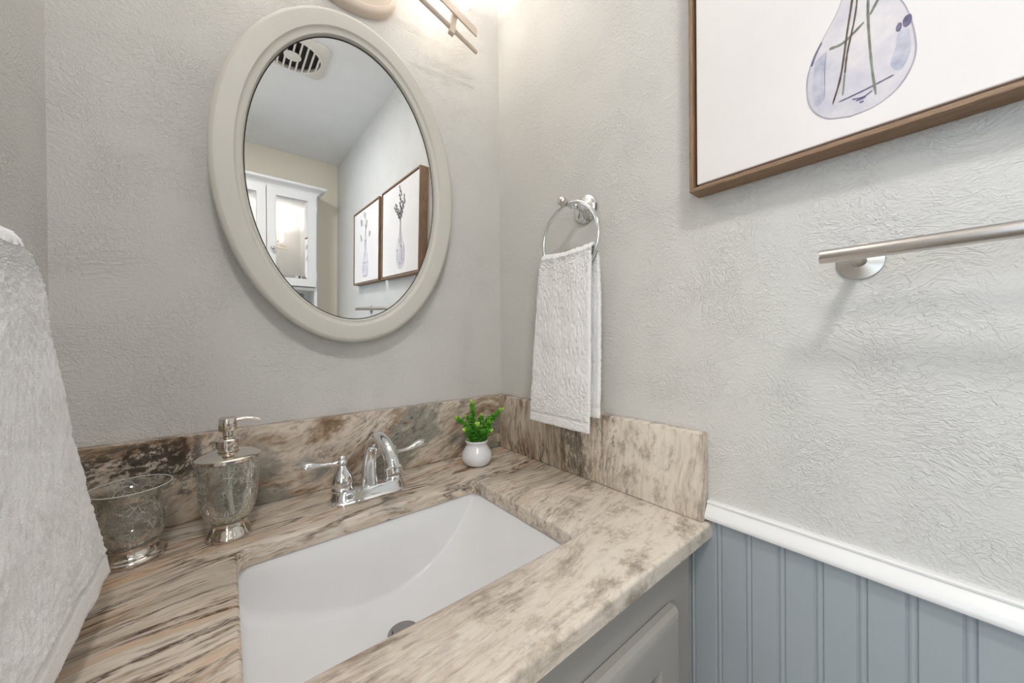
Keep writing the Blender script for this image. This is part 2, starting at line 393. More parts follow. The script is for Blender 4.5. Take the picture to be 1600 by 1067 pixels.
# ------------------------------------------------------------------ vanity cabinet
CX0, CX1, CY, CZ = XL+.003, -.045, -.548, H-.025
van = empty('vanity_cabinet', ((CX0+CX1)/2, CY/2, 0), 'grey painted vanity cabinet under the veined stone worktop', 'cabinet')
def vp(name, bm, m, parent=van, **k):
    bmesh.ops.translate(bm, verts=bm.verts, vec=(-(CX0+CX1)/2, -CY/2, 0)); return finish(name, bm, m, parent, **k)
b = B(); box(b, CX0, CX0+.016, CY+.02, -.003, .09, CZ); box(b, CX1-.016, CX1, CY+.02, -.003, .09, CZ); box(b, CX0+.016, CX1-.016, CY+.02, -.003, .09, .106); box(b, CX0+.016, CX1-.016, -.012, -.003, .106, CZ)
vp('carcass', b, m_cabgrey)
b = B(); box(b, CX0, CX1, CY, CY+.02, CZ-.075, CZ); box(b, CX0, CX0+.06, CY, CY+.02, .09, CZ-.075); box(b, CX1-.06, CX1, CY, CY+.02, .09, CZ-.075); box(b, CX0+.06, CX1-.06, CY, CY+.02, .09, .14)
vp('face_frame', b, m_cabgrey)
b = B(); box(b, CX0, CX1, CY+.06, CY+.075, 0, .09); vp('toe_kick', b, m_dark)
def panel_door(x0, x1, z0, z1, y, parent):
    # frame with rounded outer edge, bevelled inner edge and a raised field
    def ring(d, yy): return [(x0+d, yy, z0+d), (x1-d, yy, z0+d), (x1-d, yy, z1-d), (x0+d, yy, z1-d)]
    b = B()
    loft(b, [ring(0, y+.019), ring(0, y+.010), ring(.0035, y+.004), ring(.011, y+.0005), ring(.016, y), ring(.052, y), ring(.057, y+.002), ring(.060, y+.008), ring(.064, y+.0085)], True, True, False)
    d = vp('door', b, m_cabgrey, parent, smooth=28)
    b = B(); loft(b, [ring(.062, y+.012), ring(.0625, y+.0095), ring(.068, y+.0085), ring(.094, y+.0025), ring(.098, y+.0022)], True, True, True)
    p = finish('panel', b, m_cabgrey, d, smooth=28); p.matrix_local = Matrix.Translation((-(CX0+CX1)/2, -CY/2, 0))
panel_door(-.425+.0015, -.109, .16, .768, CY-.020, van); panel_door(-.741, -.425-.0015, .16, .768, CY-.020, van)

# ------------------------------------------------------------------ worktop with sink cut-out
HX0, HX1, HY0, HY1 = -.6035, -.2066, -.455, -.179   # hole
def rrect(x0, x1, y0, y1, r, k=8):
    pts = []
    for cx, cy, a0 in ((x1-r, y1-r, 0), (x0+r, y1-r, 90), (x0+r, y0+r, 180), (x1-r, y0+r, 270)):
        for i in range(k+1):
            a = math.radians(a0+90*i/k); pts.append((cx+r*math.cos(a), cy+r*math.sin(a)))
    return pts
def worktop():
    b = B(); zt, zb, R = H, H-.025, .005
    def outl(d, z): return [(x, y, z) for x, y in rrect(XL+.001+d, -.001-d, -.5685+d, -.001-d, max(.0005, .004-d*.5), 4)]
    def hole(d, z): return [(x, y, z) for x, y in rrect(HX0-d, HX1+d, HY0-d, HY1+d, .017+d, 10)]
    q = [(R*(1-math.sin(a)), -R*(1-math.cos(a))) for a in [PI/2*i/6 for i in range(7)]]   # (inset, drop): a=0 -> (R,0) top, a=90 -> (0,-R)
    o = loft(b, [outl(d, zt+dz) for d, dz in q]+[outl(0, zb+.002), outl(.002, zb)])
    h = loft(b, [hole(d, zt+dz) for d, dz in q]+[hole(0, zb+.0008), hole(.0008, zb)])
    for k in (0, -1):
        es = []
        for loop in (o[k], h[k]):
            n = len(loop)
            for i in range(n): es.append(b.edges.get((loop[i], loop[(i+1) % n])) or b.edges.new((loop[i], loop[(i+1) % n])))
        bmesh.ops.triangle_fill(b, use_beauty=True, use_dissolve=False, edges=es)
    o = finish('worktop', b, m_gr_top, smooth=40)
    return tag(o, 'cream and brown veined stone worktop around the white sink', 'worktop')
worktop()
b = B(); box(b, XL+T+.0005, -T-.0005, -T, -.001, H+.0003, H+SP, .002)
tag(finish('backsplash', b, m_gr_n, smooth=40), 'long low stone backsplash along the wall under the oval mirror', 'backsplash')
b = B(); box(b, -T, -.001, -.5598, -.001, H+.0003, H+SP, .0025)
tag(finish('backsplash', b, m_gr_e, smooth=40), 'stone side splash with upright brown veins below the ring towel', 'backsplash')
b = B(); box(b, XL+.001, XL+T, -.5598, -.001, H+.0003, H+SP, .002)
tag(finish('backsplash', b, m_gr_w, smooth=40), 'stone side splash at the left, mostly behind the near towel', 'backsplash')

# ------------------------------------------------------------------ sink
def sink():
    prof = spline([(-.6065, .8345), (-.6065, .806), (-.604, .782), (-.597, .763), (-.572, .745), (-.53, .727), (-.48, .711), (-.435, .7015), (-.39, .7000), (-.35, .707), (-.31, .722), (-.28, .740), (-.252, .766), (-.229, .793), (-.214, .815), (-.2036, .8345)], 4)
    y0, y1, zr, rf = -.458, -.176, .8345, .014
    b = B(); rings = []
    for x, z in prof:
        dep = zr - z; f = min(rf*(.35+.9*max(0, min(1, (-.30-x)/.25))), dep*.6) + 1e-4
        pts = [(x, y1, zr), (x, y1, zr-(dep-f)*.33), (x, y1, zr-(dep-f)*.66)]
        for i in range(9):
            a = PI/2*i/8; pts.append((x, y1-f*(1-math.cos(a)), z+f*(1-math.sin(a))))
        for i in range(1, 12): pts.append((x, (y1-f)+((y0+f)-(y1-f))*i/12, z - .0000))
        for i in range(9):
            a = PI/2*(1-i/8); pts.append((x, y0+f*(1-math.cos(a)), z+f*(1-math.sin(a))))
        pts += [(x, y0, zr-(dep-f)*.66), (x, y0, zr-(dep-f)*.33), (x, y0, zr)]
        rings.append(pts)
    loft(b, rings, False)
    bmesh.ops.remove_doubles(b, verts=b.verts, dist=1e-5)
    root = empty('undermount_sink', (-.405, -.317, .70), 'white rectangular sink bowl set under the stone worktop', 'sink')
    bmesh.ops.translate(b, verts=b.verts, vec=(.405, .317, -.70))
    bowl = finish('bowl', b, m_porc, root, smooth=60)
    me = bowl.data   # make the normals face the inside (up), then thicken outward
    if sum(p.normal.z for p in me.polygons) < 0: me.flip_normals()
    md = bowl.modifiers.new('thick', 'SOLIDIFY'); md.thickness = .007; md.offset = -1
    d = B(); dx, dy, dz = .003, .042, .0005
    lathe(d, [(.0235, 0), (.0235, .002), (.0215, .0032), (.0175, .0026), (.016, -.004), (.016, -.0046), (0.001, -.0046)], 40, cx=dx, cy=dy, org=(0, 0, dz), cap0=True, cap1=True)
    dr = finish('drain_flange', d, m_drain, root, smooth=35)
    s = B(); lathe(s, [(.004, -.004), (.004, .002), (.0145, .0052), (.0158, .0066), (.0150, .0082), (.008, .0092), (.0005, .0095)], 40, cap0=True, cap1=True)
    bmesh.ops.rotate(s, verts=s.verts, matrix=Matrix.Rotation(math.radians(7), 3, 'Y'))
    bmesh.ops.translate(s, verts=s.verts, vec=(dx, dy, dz))
    finish('stopper', s, m_drain, root, smooth=35)
sink()

# ------------------------------------------------------------------ faucet
def faucet():
    fx, fy = -.400, -.104
    root = empty('faucet', (fx, fy, H), 'chrome two-handle faucet with high arched spout behind the sink', 'faucet')
    def stad(hl, hw, z, k=14):   # rounded bar outline
        pts = []
        for s, a0 in ((1, -90), (-1, 90)):
            for i in range(k+1):
                a = math.radians(a0+180*i/k); pts.append((s*(hl-hw)+hw*math.cos(a), hw*math.sin(a), z))
        return pts
    b = B(); loft(b, [stad(.0715, .0285, .0003), stad(.0715, .0285, .0035), stad(.0700, .0270, .0048), stad(.0685, .0255, .0056), stad(.0675, .0245, .0072), stad(.0655, .0225, .0150), stad(.0640, .0212, .0200), stad(.0625, .0198, .0218), stad(.0600, .0175, .0225)], True, True, True)
    finish('base_plate', b, m_chrome, root, smooth=30)
    path = spline([(0, -.001, .021), (0, -.003, .045), (0, -.010, .077), (0, -.027, .105), (0, -.056, .1205), (0, -.086, .119), (0, -.110, .109), (0, -.1235, .0965), (0, -.1285, .0885)], 6)
    n = len(path); rad = []
    for i in range(n):
        t = i/(n-1); rad.append(.0112+.0055*max(0, 1-t/.28)**1.3 + .0012*max(0, (t-.6)/.4))
    b = B(); tube(b, path, rad, 28); finish('spout', b, m_chrome, root, smooth=50)
    e = Vector(path[-1]); d = (Vector(path[-1])-Vector(path[-3])).normalized()
    b = B(); pr = [(0, .0128), (.0008, .0142), (.0035, .0142), (.0048, .0128), (.006, .0118), (.013, .0112), (.0142, .0105)]
    tube(b, [e+d*(h-.001) for h, r in pr], [r for h, r in pr], 28); finish('aerator', b, m_chrome, root, smooth=35)
    for s in (-1, 1):
        hx = s*.0475
        h = finish('handle', lathe_bm([(.0188, .0215), (.0192, .024), (.0178, .0275), (.0172, .029), (.0180, .031), (.0184, .036), (.0178, .043), (.0158, .050), (.0118, .057), (.0086, .0625), (.0072, .067), (.0088, .069), (.0098, .0715), (.0098, .0745), (.0082, .0765), (.0068, .0775), (.0074, .0795), (.0076, .0815), (.0062, .084), (.003, .0855), (.0004, .0858)]), m_chrome, root, smooth=40)
        h.location = (hx, 0, 0)
        tip = (-.066, .004, .0735) if s < 0 else (.074, .010, .0755)
        if s < 0:
            pts = [(-.004, 0, .0725), (-.018, .001, .0722), (-.034, .002, .0738), (-.048, .003, .0760), (-.058, .0035, .0752), tip]
        else:
            pts = [(.004, 0, .0720), (.018, .002, .0705), (.034, .004, .0712), (.050, .0065, .0752), (.064, .009, .0775), tip]
        path = spline(pts, 6); n = len(path); rads = [.0060-.0014*math.sin(PI*min(1, i/(n*.42))) + .0050*max(0, math.sin(PI*max(0, (i/(n-1)-.45)/.62))) if i < n-1 else .002 for i in range(n)]
        fl = [(1.0, .85-.10*min(1, i/(n*.5))) for i in range(n)]
        b = B(); tube(b, path, rads, 20, flat=fl); finish('lever', b, m_chrome, h, smooth=50)
def lathe_bm(prof, n=44, **k):
    b = B(); lathe(b, prof, n, **k); return b
faucet()

# ------------------------------------------------------------------ soap dispenser and tumbler
def two_wall(name, outer, inner, root):
    b = B(); lathe(b, outer+inner, 64); k = len(outer)
    b.faces.ensure_lookup_table()
    for i, f in enumerate(b.faces): f.material_index = 1 if (i//64) >= k-1 and i < 64*(len(outer)+len(inner)-1) else 0
    o = finish(name, b, m_crackle, root, smooth=50); o.data.materials.append(m_inner); return o
def dispenser():
    root = empty('soap_dispenser', (-.611, -.114, H), 'crackled glass soap dispenser with silver pump top beside the sink', 'soap dispenser')
    sc = lambda p: [(r, h) for r, h in spline(p, 5)]
    outer = sc([(.0225, .0255), (.0265, .029), (.0320, .039), (.0358, .055), (.0378, .075), (.0390, .098), (.0396, .1175)])
    inner = [(max(.001, r-.0022), h+(.002 if i == 0 else 0)) for i, (r, h) in enumerate(outer)][::-1]
    two_wall('glass_bottle', outer, inner, root)
    b = lathe_bm([(.0285, .0004), (.0292, .002), (.0288, .0045), (.0262, .009), (.0236, .0145), (.0222, .0195), (.0222, .0235), (.0232, .0245), (.0236, .0252), (.003, .0254)], 56)
    finish('base', b, m_pump, root, smooth=35)
    b = lathe_bm([(.0405, .1178), (.0412, .1184), (.0412, .1225), (.0405, .1234), (.036, .1252), (.028, .1285), (.018, .1310), (.0145, .1316)], 64)
    finish('lid', b, m_pump, root, smooth=35)
    b = lathe_bm([(.0128, .1312), (.0128, .1362), (.0148, .1366), (.0150, .1375), (.0150, .1462), (.0142, .1472), (.0118, .1490), (.0100, .1500), (.0098, .1515), (.0076, .1525), (.0064, .1535), (.0064, .1605), (.0072, .1608)], 40)
    pump = finish('pump', b, m_pump, root, smooth=35)
    b = lathe_bm([(.0072, .1606), (.0112, .1608), (.0116, .1614), (.0116, .1785), (.0112, .1794), (.0095, .1803), (.0004, .1808)], 40)
    hd = finish('pump_head', b, m_pump, pump, smooth=35)
    path = spline([(.006, -.001, .1755), (.018, -.003, .1768), (.030, -.005, .1758), (.040, -.007, .1722)], 6)
    b = B(); tube(b, path, [.0036-.0014*i/(len(path)-1) for i in range(len(path))], 16); finish('nozzle', b, m_pump, pump, smooth=50)
    b = B(); tube(b, spline([(0, 0, .116), (.001, -.001, .07), (.004, -.003, .032)], 6), .0032, 14); finish('dip_tube', b, plain('cloudy_tube', lin(206, 206, 196), .4), root, smooth=60)
dispenser()
def tumbler():
    root = empty('tumbler', (-.7165, -.101, H), 'flared crackled glass tumbler on a round silver foot', 'tumbler')
    outer = [(r, h) for r, h in spline([(.0265, .0215), (.0318, .0285), (.0362, .040), (.0375, .051), (.0358, .062), (.0325, .071), (.0308, .077), (.0325, .084), (.0375, .092), (.0428, .0985)], 5)]
    inner = [(max(.001, r-.0020), h+(.003 if i == 0 else 0)) for i, (r, h) in enumerate(outer)][::-1]
    two_wall('glass_cup', outer, inner, root)
    b = B(); tube(b, [(.0419*math.cos(2*PI*i/72), .0419*math.sin(2*PI*i/72), .0988) for i in range(72)], .0008, 10, closed=True); finish('rim', b, m_lip_highlight, root, smooth=60)
    b = lathe_bm([(.0352, .0004), (.0360, .0020), (.0358, .0048), (.0342, .0068), (.0312, .0080), (.0285, .0100), (.0262, .0150), (.0262, .0195), (.0270, .0212), (.004, .0213)], 56)
    finish('base', b, m_pump, root, smooth=35)
tumbler()

# ------------------------------------------------------------------ potted plant
def plant():
    root = empty('potted_plant', (-.150, -.100, H), 'small green artificial plant in a white bulb vase in the corner', 'plant')
    prof = [(r, h) for r, h in spline([(.019, .0004), (.0275, .0035), (.0335, .012), (.0355, .021), (.0335, .031), (.0275, .041), (.0240, .047), (.0245, .0515), (.0268, .0555), (.0272, .0580)], 4)]
    prof += [(.0262, .0592), (.0245, .0588), (.0230, .0560), (.0215, .050), (.022, .046), (.001, .046)]
    b = B(); lathe(b, prof, 56); finish('vase', b, m_vase, root, smooth=50)
    cR = Vector((rr.x, rr.y, 0)).normalized()      # sprigs fan out roughly along the diagonal of the corner
    cF = Vector((fw.x, fw.y, 0)).normalized()
    specs = [(-.010, .000, -.012, .010, .098), (.026, .004, .056, .000, .082), (-.016, -.004, -.046, -.008, .066), (.004, -.010, .004, -.020, .050), (.012, .010, .030, .020, .060), (-.004, .008, -.024, .022, .060), (.014, -.010, .030, -.016, .038), (-.012, -.010, -.022, -.020, .040), (.0, .0, .012, .004, .066), (.020, 0, .030, -.004, .052)]
    for bx, by, tx, ty, hh in specs:
        base = cR*bx*.6 + cF*by*.6 + Vector((0, 0, .046)); tip = cR*tx + cF*ty + Vector((0, 0, .046+hh))
        mid = (base+tip)/2 + Vector((0, 0, .012)) + cR*(bx-tx)*.12
        path = [Vector(p) for p in spline([base, mid, tip], 10)]
        b = B(); tube(b, path, [.0011-.0006*i/(len(path)-1) for i in range(len(path))], 8)
        st = finish('sprig', b, m_stem, root, smooth=60)
        lb = B(); n = int(14+hh*380)
        for i in range(n):
            t = .12+.88*i/(n-1); p = path[min(len(path)-1, int(t*(len(path)-1)))]
            q = path[min(len(path)-1, int(t*(len(path)-1))+1)]; ax = (q-p).normalized() if (q-p).length > 1e-6 else (tip-mid).normalized()
            az = i*2.4+random.random()*.5; side = ax.orthogonal().normalized(); side = Matrix.Rotation(az, 3, ax) @ side
            dr = (side*(.85-.25*t)+ax*(.45+.5*t)).normalized(); L = (.0135+.003*random.random())*(1.0-.28*t); wd = L*.31
            sd = dr.cross(ax).normalized(); nn = sd.cross(dr).normalized()
            rows = []
            for k, (u, ww, c) in enumerate(((0, .18, 0), (.35, .9, .10), (.65, 1.0, .10), (.88, .62, .02), (1, .08, -.08))):
                o = p+dr*(L*u)+nn*(L*c)
                rows.append([lb.verts.new(o-sd*wd*ww+nn*wd*.25), lb.verts.new(o-nn*.0002), lb.verts.new(o+sd*wd*ww+nn*wd*.25)])
            for r1, r2 in zip(rows, rows[1:]):
                for j in range(2):
                    f = lb.faces.new((r1[j], r1[j+1], r2[j+1], r2[j])); f.material_index = 1 if t > .9 and random.random() < .8 else 0
        lo = finish('leaves', lb, m_leaf, st, smooth=0, recalc=False); lo.data.materials.append(m_tip)
        md = lo.modifiers.new('thick', 'SOLIDIFY'); md.thickness = .0006
plant()

# ------------------------------------------------------------------ oval mirror (hung leaning slightly forward)
def mirror():
    root = empty('oval_mirror', (-.405, -.0372, 1.470), 'large oval mirror in a wide bone-painted frame on the wall', 'mirror')
    # local axes: x right, y out of the wall (towards -y world), z up the glass
    n = Vector((-.001, -1, -.0321)).normalized()
    # put the origin on the glass plane measured through (-.42,-.0344,1.35)
    o = Vector((-.42, -.0344, 1.35)); p = Vector((-.406, 0, 1.479)); p.y = o.y - (n.x*(p.x-o.x)+n.z*(p.z-o.z))/n.y
    ex = Vector((1, 0, 0)); ex = (ex-n*ex.dot(n)).normalized(); ez = ex.cross(n)
    if ez.z < 0: ez = -ez
    root.matrix_world = Matrix(((ex.x, n.x, ez.x, p.x), (ex.y, n.y, ez.y, p.y), (ex.z, n.z, ez.z, p.z), (0, 0, 0, 1)))
    A, Bz = .2275, .3265; N = 128
    def ring(w, d, N=N): return [((A-w)*math.cos(2*PI*i/N), d, (Bz-w)*math.sin(2*PI*i/N)) for i in range(N)]
    prof = [(.004, -.010), (.0015, -.008), (.0, -.004), (.0, .004), (.0008, .0075), (.0030, .0105), (.0045, .0112), (.006, .0122), (.0080, .0130), (.0090, .0131), (.020, .0131), (.0335, .0131), (.0343, .0130), (.0350, .0124), (.0362, .0100), (.0385, .0080), (.0410, .0070), (.0425, .0068), (.0431, .0074), (.0445, .0079), (.0459, .0072), (.0470, .0045), (.0481, .0012), (.0484, -.001)]
    b = B(); loft(b, [ring(w, d) for w, d in prof]+[ring(.0484, -.010), ring(.004, -.010)], True)
    bmesh.ops.remove_doubles(b, verts=b.verts, dist=1e-6)
    finish('frame', b, m_frame, root, smooth=32)
    b = B(); loft(b, [ring(.0490, -.004), ring(.0490, -.0002), ring(.0497, 0.0)], True, True, True); g = finish('glass', b, m_mirror, root)
    b = B(); loft(b, [ring(.0485, -.0045), ring(.0485, .0012), ring(.0492, .0012), ring(.0492, -.0045)], True); finish('liner', b, m_dark, root)
mirror()

# ------------------------------------------------------------------ towel ring and hand towels
def towel_ring(name, wx, sx, yc, zc, label, ringz=None):
    """wall plane x = wx, sx = direction into the room"""
    root = empty(name, (wx, yc, zc), label, 'towel ring')
    ax = 'x' if sx > 0 else '-x'
    b = B(); lathe(b, [(.0300, .0003), (.0305, .003), (.0292, .0055), (.0265, .0065), (.0250, .0085), (.0225, .0095), (.014, .0115), (.0100, .0135)], 48, axis=ax); finish('rosette', b, m_chrome, root, smooth=35)
    b = B(); lathe(b, [(.0085, .013), (.0070, .018), (.0062, .028), (.0066, .040), (.0085, .044), (.0090, .047), (.0072, .049), (.0068, .061), (.0082, .063), (.0080, .066)], 32, axis=ax); finish('post', b, m_chrome, root, smooth=40)
    b = B(); lathe(b, [(.003, .0655), (.0066, .0672), (.0090, .0705), (.0100, .0745), (.0092, .0790), (.0065, .0825), (.0030, .0842), (.0004, .0846)], 32, axis=ax); finish('finial', b, m_nickel, root, smooth=60)
    b = B(); R = .0750
    tube(b, [(sx*.0565, R*math.sin(a), -R+R*math.cos(a)) for a in [2*PI*i/96 for i in range(96)]], .0041, 16, closed=True)
    finish('ring', b, m_chrome, root, smooth=60)
    return root
towel_ring('towel_ring', 0, -1, -.312, 1.436, 'chrome towel ring on a round wall rosette above the stone splash')

def towel(name, label, back, front, NW, fold, gath=.002, hem=.02, thick=.0075, jit=.0007, group=None, zsort=None, flip=1):
    """back/front: rows of (z, x, y0, y1) from the fold down; the cloth hangs over the fold as one thick sheet"""
    rows = []
    def dens(rows_, step=.0022):
        out = []; P = [np.array(r, float) for r in rows_]
        L = sum(np.linalg.norm(b[:2]-a[:2]) for a, b in zip(P, P[1:])); k = max(2, int(L/step/(len(P)-1)))
        return spline(P, k)
    br = dens(back)[::-1]; fr = dens(front)
    path = br + fold + fr if fold else br + fr
    n = len(path); V = np.zeros((n, NW+1, 3)); sgn = np.ones(n)
    for i, (z, x, y0, y1) in enumerate(path):
        for j in range(NW+1):
            t = j/NW; V[i, j] = (x, y0+(y1-y0)*t, z)
    # gathers: soft vertical folds fading downwards
    nf = len(fr)
    for i in range(n):
        zt = (path[i][0]-min(fr[-1][0], br[0][0]))/(max(r[0] for r in path)-min(fr[-1][0], br[0][0]))
        for j in range(NW+1):
            t = j/NW
            w = math.sin(t*PI*3.1+.7)*.55+math.sin(t*PI*5.3+2)*.35
            V[i, j, 0] += -flip*gath*w*(zt**1.5)*1.0 + .0016*mnoise.noise(Vector((0, V[i, j, 1]*30, V[i, j, 2]*22+ (5 if i < len(br) else 0))))
            V[i, j, 2] += .004*(t-.5)**2*4*0 - .0045*math.sin(PI*t)*(zt**8)
    # normals by differences
    du = np.gradient(V, axis=0); dv = np.gradient(V, axis=1); N = np.cross(du, dv); N /= np.linalg.norm(N, axis=2, keepdims=True)+1e-12
    # loops of the pile; the woven band near each hem stays flat
    s = np.concatenate([[0], np.cumsum(np.linalg.norm(np.diff(V[:, 0], axis=0), axis=1))])
    jm = np.ones(n); gro = np.zeros(n)
    for i in range(n):
        for dd in (s[i], s[-1]-s[i]):
            if dd < hem: jm[i] = min(jm[i], .22)
            if abs(dd-hem) < .0028: gro[i] = -.0016
            if dd < hem: gro[i] = min(gro[i], -.0006)
    bmm = B(); outer = V + N*(thick/2+gro[:, None, None]+rng.normal(0, jit, (n, NW+1, 1))*jm[:, None, None]) + rng.normal(0, jit*.5, V.shape)
    inner = V - N*(thick/2+gro[:, None, None]+rng.normal(0, jit, (n, NW+1, 1))*jm[:, None, None])
    # close the sheet by rounding its rim
    a = [[bmm.verts.new(p) for p in r] for r in outer]; c = [[bmm.verts.new(p) for p in r] for r in inner]
    for i in range(n-1):
        for j in range(NW):
            bmm.faces.new((a[i][j], a[i][j+1], a[i+1][j+1], a[i+1][j])); bmm.faces.new((c[i][j], c[i+1][j], c[i+1][j+1], c[i][j+1]))
    rim = [(i, 0) for i in range(n)]+[(n-1, j) for j in range(1, NW+1)]+[(i, NW) for i in range(n-2, -1, -1)]+[(0, j) for j in range(NW-1, 0, -1)]
    mids = []
    for (i, j) in rim:
        out = np.zeros(3)
        if j == 0: out -= dv[i, 0]/np.linalg.norm(dv[i, 0])
        if j == NW: out += dv[i, NW]/np.linalg.norm(dv[i, NW])
        if i == 0: out -= du[0, j]/np.linalg.norm(du[0, j])
        if i == n-1: out += du[-1, j]/np.linalg.norm(du[-1, j])
        mids.append([bmm.verts.new(V[i, j]+out*thick*.40+N[i, j]*thick*k+rng.normal(0, jit*.6, 3)) for k in (.28, -.28)])
    m = len(rim)
    for k in range(m):
        (i, j), (i2, j2) = rim[k], rim[(k+1) % m]; p, q = mids[k], mids[(k+1) % m]
        bmm.faces.new((a[i][j], a[i2][j2], q[0], p[0])); bmm.faces.new((p[0], q[0], q[1], p[1])); bmm.faces.new((p[1], q[1], c[i2][j2], c[i][j]))
    return tag(finish(name, bmm, m_terry, smooth=0), label, 'towel', group)
# ring towel: a folded hand towel over the ring on the right wall
front = [(1.328, -.0670, -.2445, -.3745), (1.315, -.0690, -.242, -.3755), (1.24, -.0695, -.232, -.3740), (1.12, -.0680, -.218, -.3720), (1.02, -.0665, -.206, -.3680), (.974, -.0660, -.201, -.3650)]
backr = [(1.328, -.0460, -.2445, -.3720), (1.315, -.0435, -.242, -.3740), (1.24, -.0400, -.236, -.3745), (1.12, -.0370, -.226, -.3720), (1.00, -.0360, -.215, -.3680)]
fold = [(1.328+.0105*math.sin(a), -.0565+.0105*math.cos(a), -.2445-.001*math.sin(a), -.3735) for a in [PI*k/8 for k in range(1, 8)]]
towel('hand_towel', 'white terry hand towel draped through the chrome ring', backr, front, 84, fold, .0014, .017)
# near towel at the left, on its own ring outside the frame
def side_bar():
    root = empty('towel_bar', (XL, -.5, 1.232), 'short chrome towel bar on the left wall, under the fold of the near towel', 'towel bar')
    b = B(); tube(b, [(.0565, .135, 0), (.0565, -.140, 0)], .0050, 24); finish('bar', b, m_chrome, root, smooth=40)
    for y in (-.070, -.128):
        b = B(); lathe(b, [(.0200, .0004), (.0205, .002), (.0180, .006), (.0075, .009), (.0060, .012), (.0060, .052)], 36, axis='x'); mt = finish('mount', b, m_chrome, root, smooth=35); mt.location = (0, y, 0)
side_bar()
front = [(1.232, -.7420, -.350, -.530), (1.224, -.7405, -.334, -.534), (1.205, -.7400, -.3165, -.536), (1.15, -.7380, -.300, -.540), (1.05, -.7310, -.275, -.545), (.96, -.7230, -.246, -.550), (.905, -.7180, -.229, -.552)]
backr = [(1.232, -.7630, -.350, -.530), (1.222, -.7655, -.338, -.532), (1.15, -.7680, -.312, -.536), (1.05, -.7700, -.296, -.540), (.935, -.7710, -.280, -.545)]
fold = [(1.232+.0105*math.sin(a), -.7525-.0105*math.cos(a), -.350, -.530) for a in [PI*k/8 for k in range(1, 8)]]
towel('hand_towel', 'white terry towel close to the camera at the left edge', backr, front, 150, fold, .0012, .022, thick=.009, jit=.0005, flip=-1)

# ------------------------------------------------------------------ towel bar
def towel_bar():
    z = 1.248; y0, y1 = -.7135, -1.245; xb = -.070
    root = empty('towel_bar', (0, (y0+y1)/2, z), 'brushed nickel towel bar on round mounts beneath the framed prints', 'towel bar')
    yc = (y0+y1)/2
    b = B(); pts = [(xb, y0-yc, 0), (xb, y0-yc-.001, 0), (xb, y1-yc+.001, 0), (xb, y1-yc, 0)]
    tube(b, pts, [.0072, .0078, .0078, .0072], 32); finish('bar', b, m_nickel, root, smooth=40)
    for y in (y0-.0255, y1+.0255):
        b = B(); lathe(b, [(.0218, .0004), (.0222, .0012), (.0218, .0024), (.0150, .0040), (.0072, .0062), (.0062, .009), (.0060, .064)], 48, axis='-x')
        mt = finish('mount', b, m_nickel, root, smooth=35); mt.location = (0, y-yc, 0)
towel_bar()

# ------------------------------------------------------------------ framed prints
def ink(name, c, c2=None, scale=40):
    t = NT(name); n = t.noise(t.co, scale, 4, .6).outputs[0]
    return t.base(t.ramp(n, [(.34, c), (.66, c2 or c)]), .8)
i_wash = ink('watercolour_wash', lin(196, 194, 208), lin(226, 221, 222), 22)
i_edge = ink('watercolour_edge', lin(150, 148, 160), lin(186, 180, 186))
i_viol = ink('violet_ink', lin(96, 90, 118), lin(126, 120, 146), 140)
i_brown = ink('brown_ink', lin(82, 70, 60), lin(104, 92, 78), 120)
i_green = ink('sage_ink', lin(112, 118, 106), lin(142, 146, 134), 90)
i_leafink = ink('pale_sage_wash', lin(150, 152, 146), lin(190, 190, 184), 60)
i_dkberry = ink('dark_berry_ink', lin(78, 80, 88), lin(112, 114, 122), 120)
i_blue = ink('blue_grey_wash', lin(166, 168, 188), lin(204, 203, 214), 45)
def print_frame(y0, y1, z0, z1, label):
    yc, zc = (y0+y1)/2, (z0+z1)/2; hw, hh = (y0-y1)/2, (z1-z0)/2; D, w, g = .0350, .0060, .0042
    root = empty('framed_print', (0, yc, zc), label, 'picture')
    for za, zb in ((-hh, -hh+w), (hh-w, hh)):
        fr = B(); box(fr, -D, -.0015, -hw, hw, za, zb, .0006, 1); finish('rail', fr, m_wood_h, root)
    for ya, yb in ((-hw, -hw+w), (hw-w, hw)):
        fr = B(); box(fr, -D, -.0015, ya, yb, -hh+w, hh-w, .0006, 1); finish('stile', fr, m_wood_v, root)
    b = B(); box(b, -.012, -.0025, -hw+w, hw-w, -hh+w, hh-w); finish('backing', b, m_dark, root)
    b = B(); box(b, -.0315, -.012, -hw+w+g, hw-w-g, -hh+w+g, hh-w-g, .0015, 2); cv = finish('canvas', b, m_canvas, root)
    return root, cv, yc, zc
def paint(name, cv, yc, zc, shapes, x=-.0315):
    """shapes: (material, layer, polygon of (y,z) world) laid on the canvas as thin paint"""
    b = B(); mats = []
    for m, lay, poly in shapes:
        if m not in mats: mats.append(m)
        vs = [b.verts.new((x-.00012*(lay+1), y-yc, z-zc)) for y, z in poly]
        f = b.faces.new(vs); f.material_index = mats.index(m)
    bmesh.ops.triangulate(b, faces=b.faces)
    for f in b.faces:
        if f.normal.x > 0: f.normal_flip()
    me = bpy.data.meshes.new(name); b.to_mesh(me); b.free()
    for m in mats: me.materials.append(m)
    o = bpy.data.objects.new(name, me); C.objects.link(o); o.parent = cv; return o
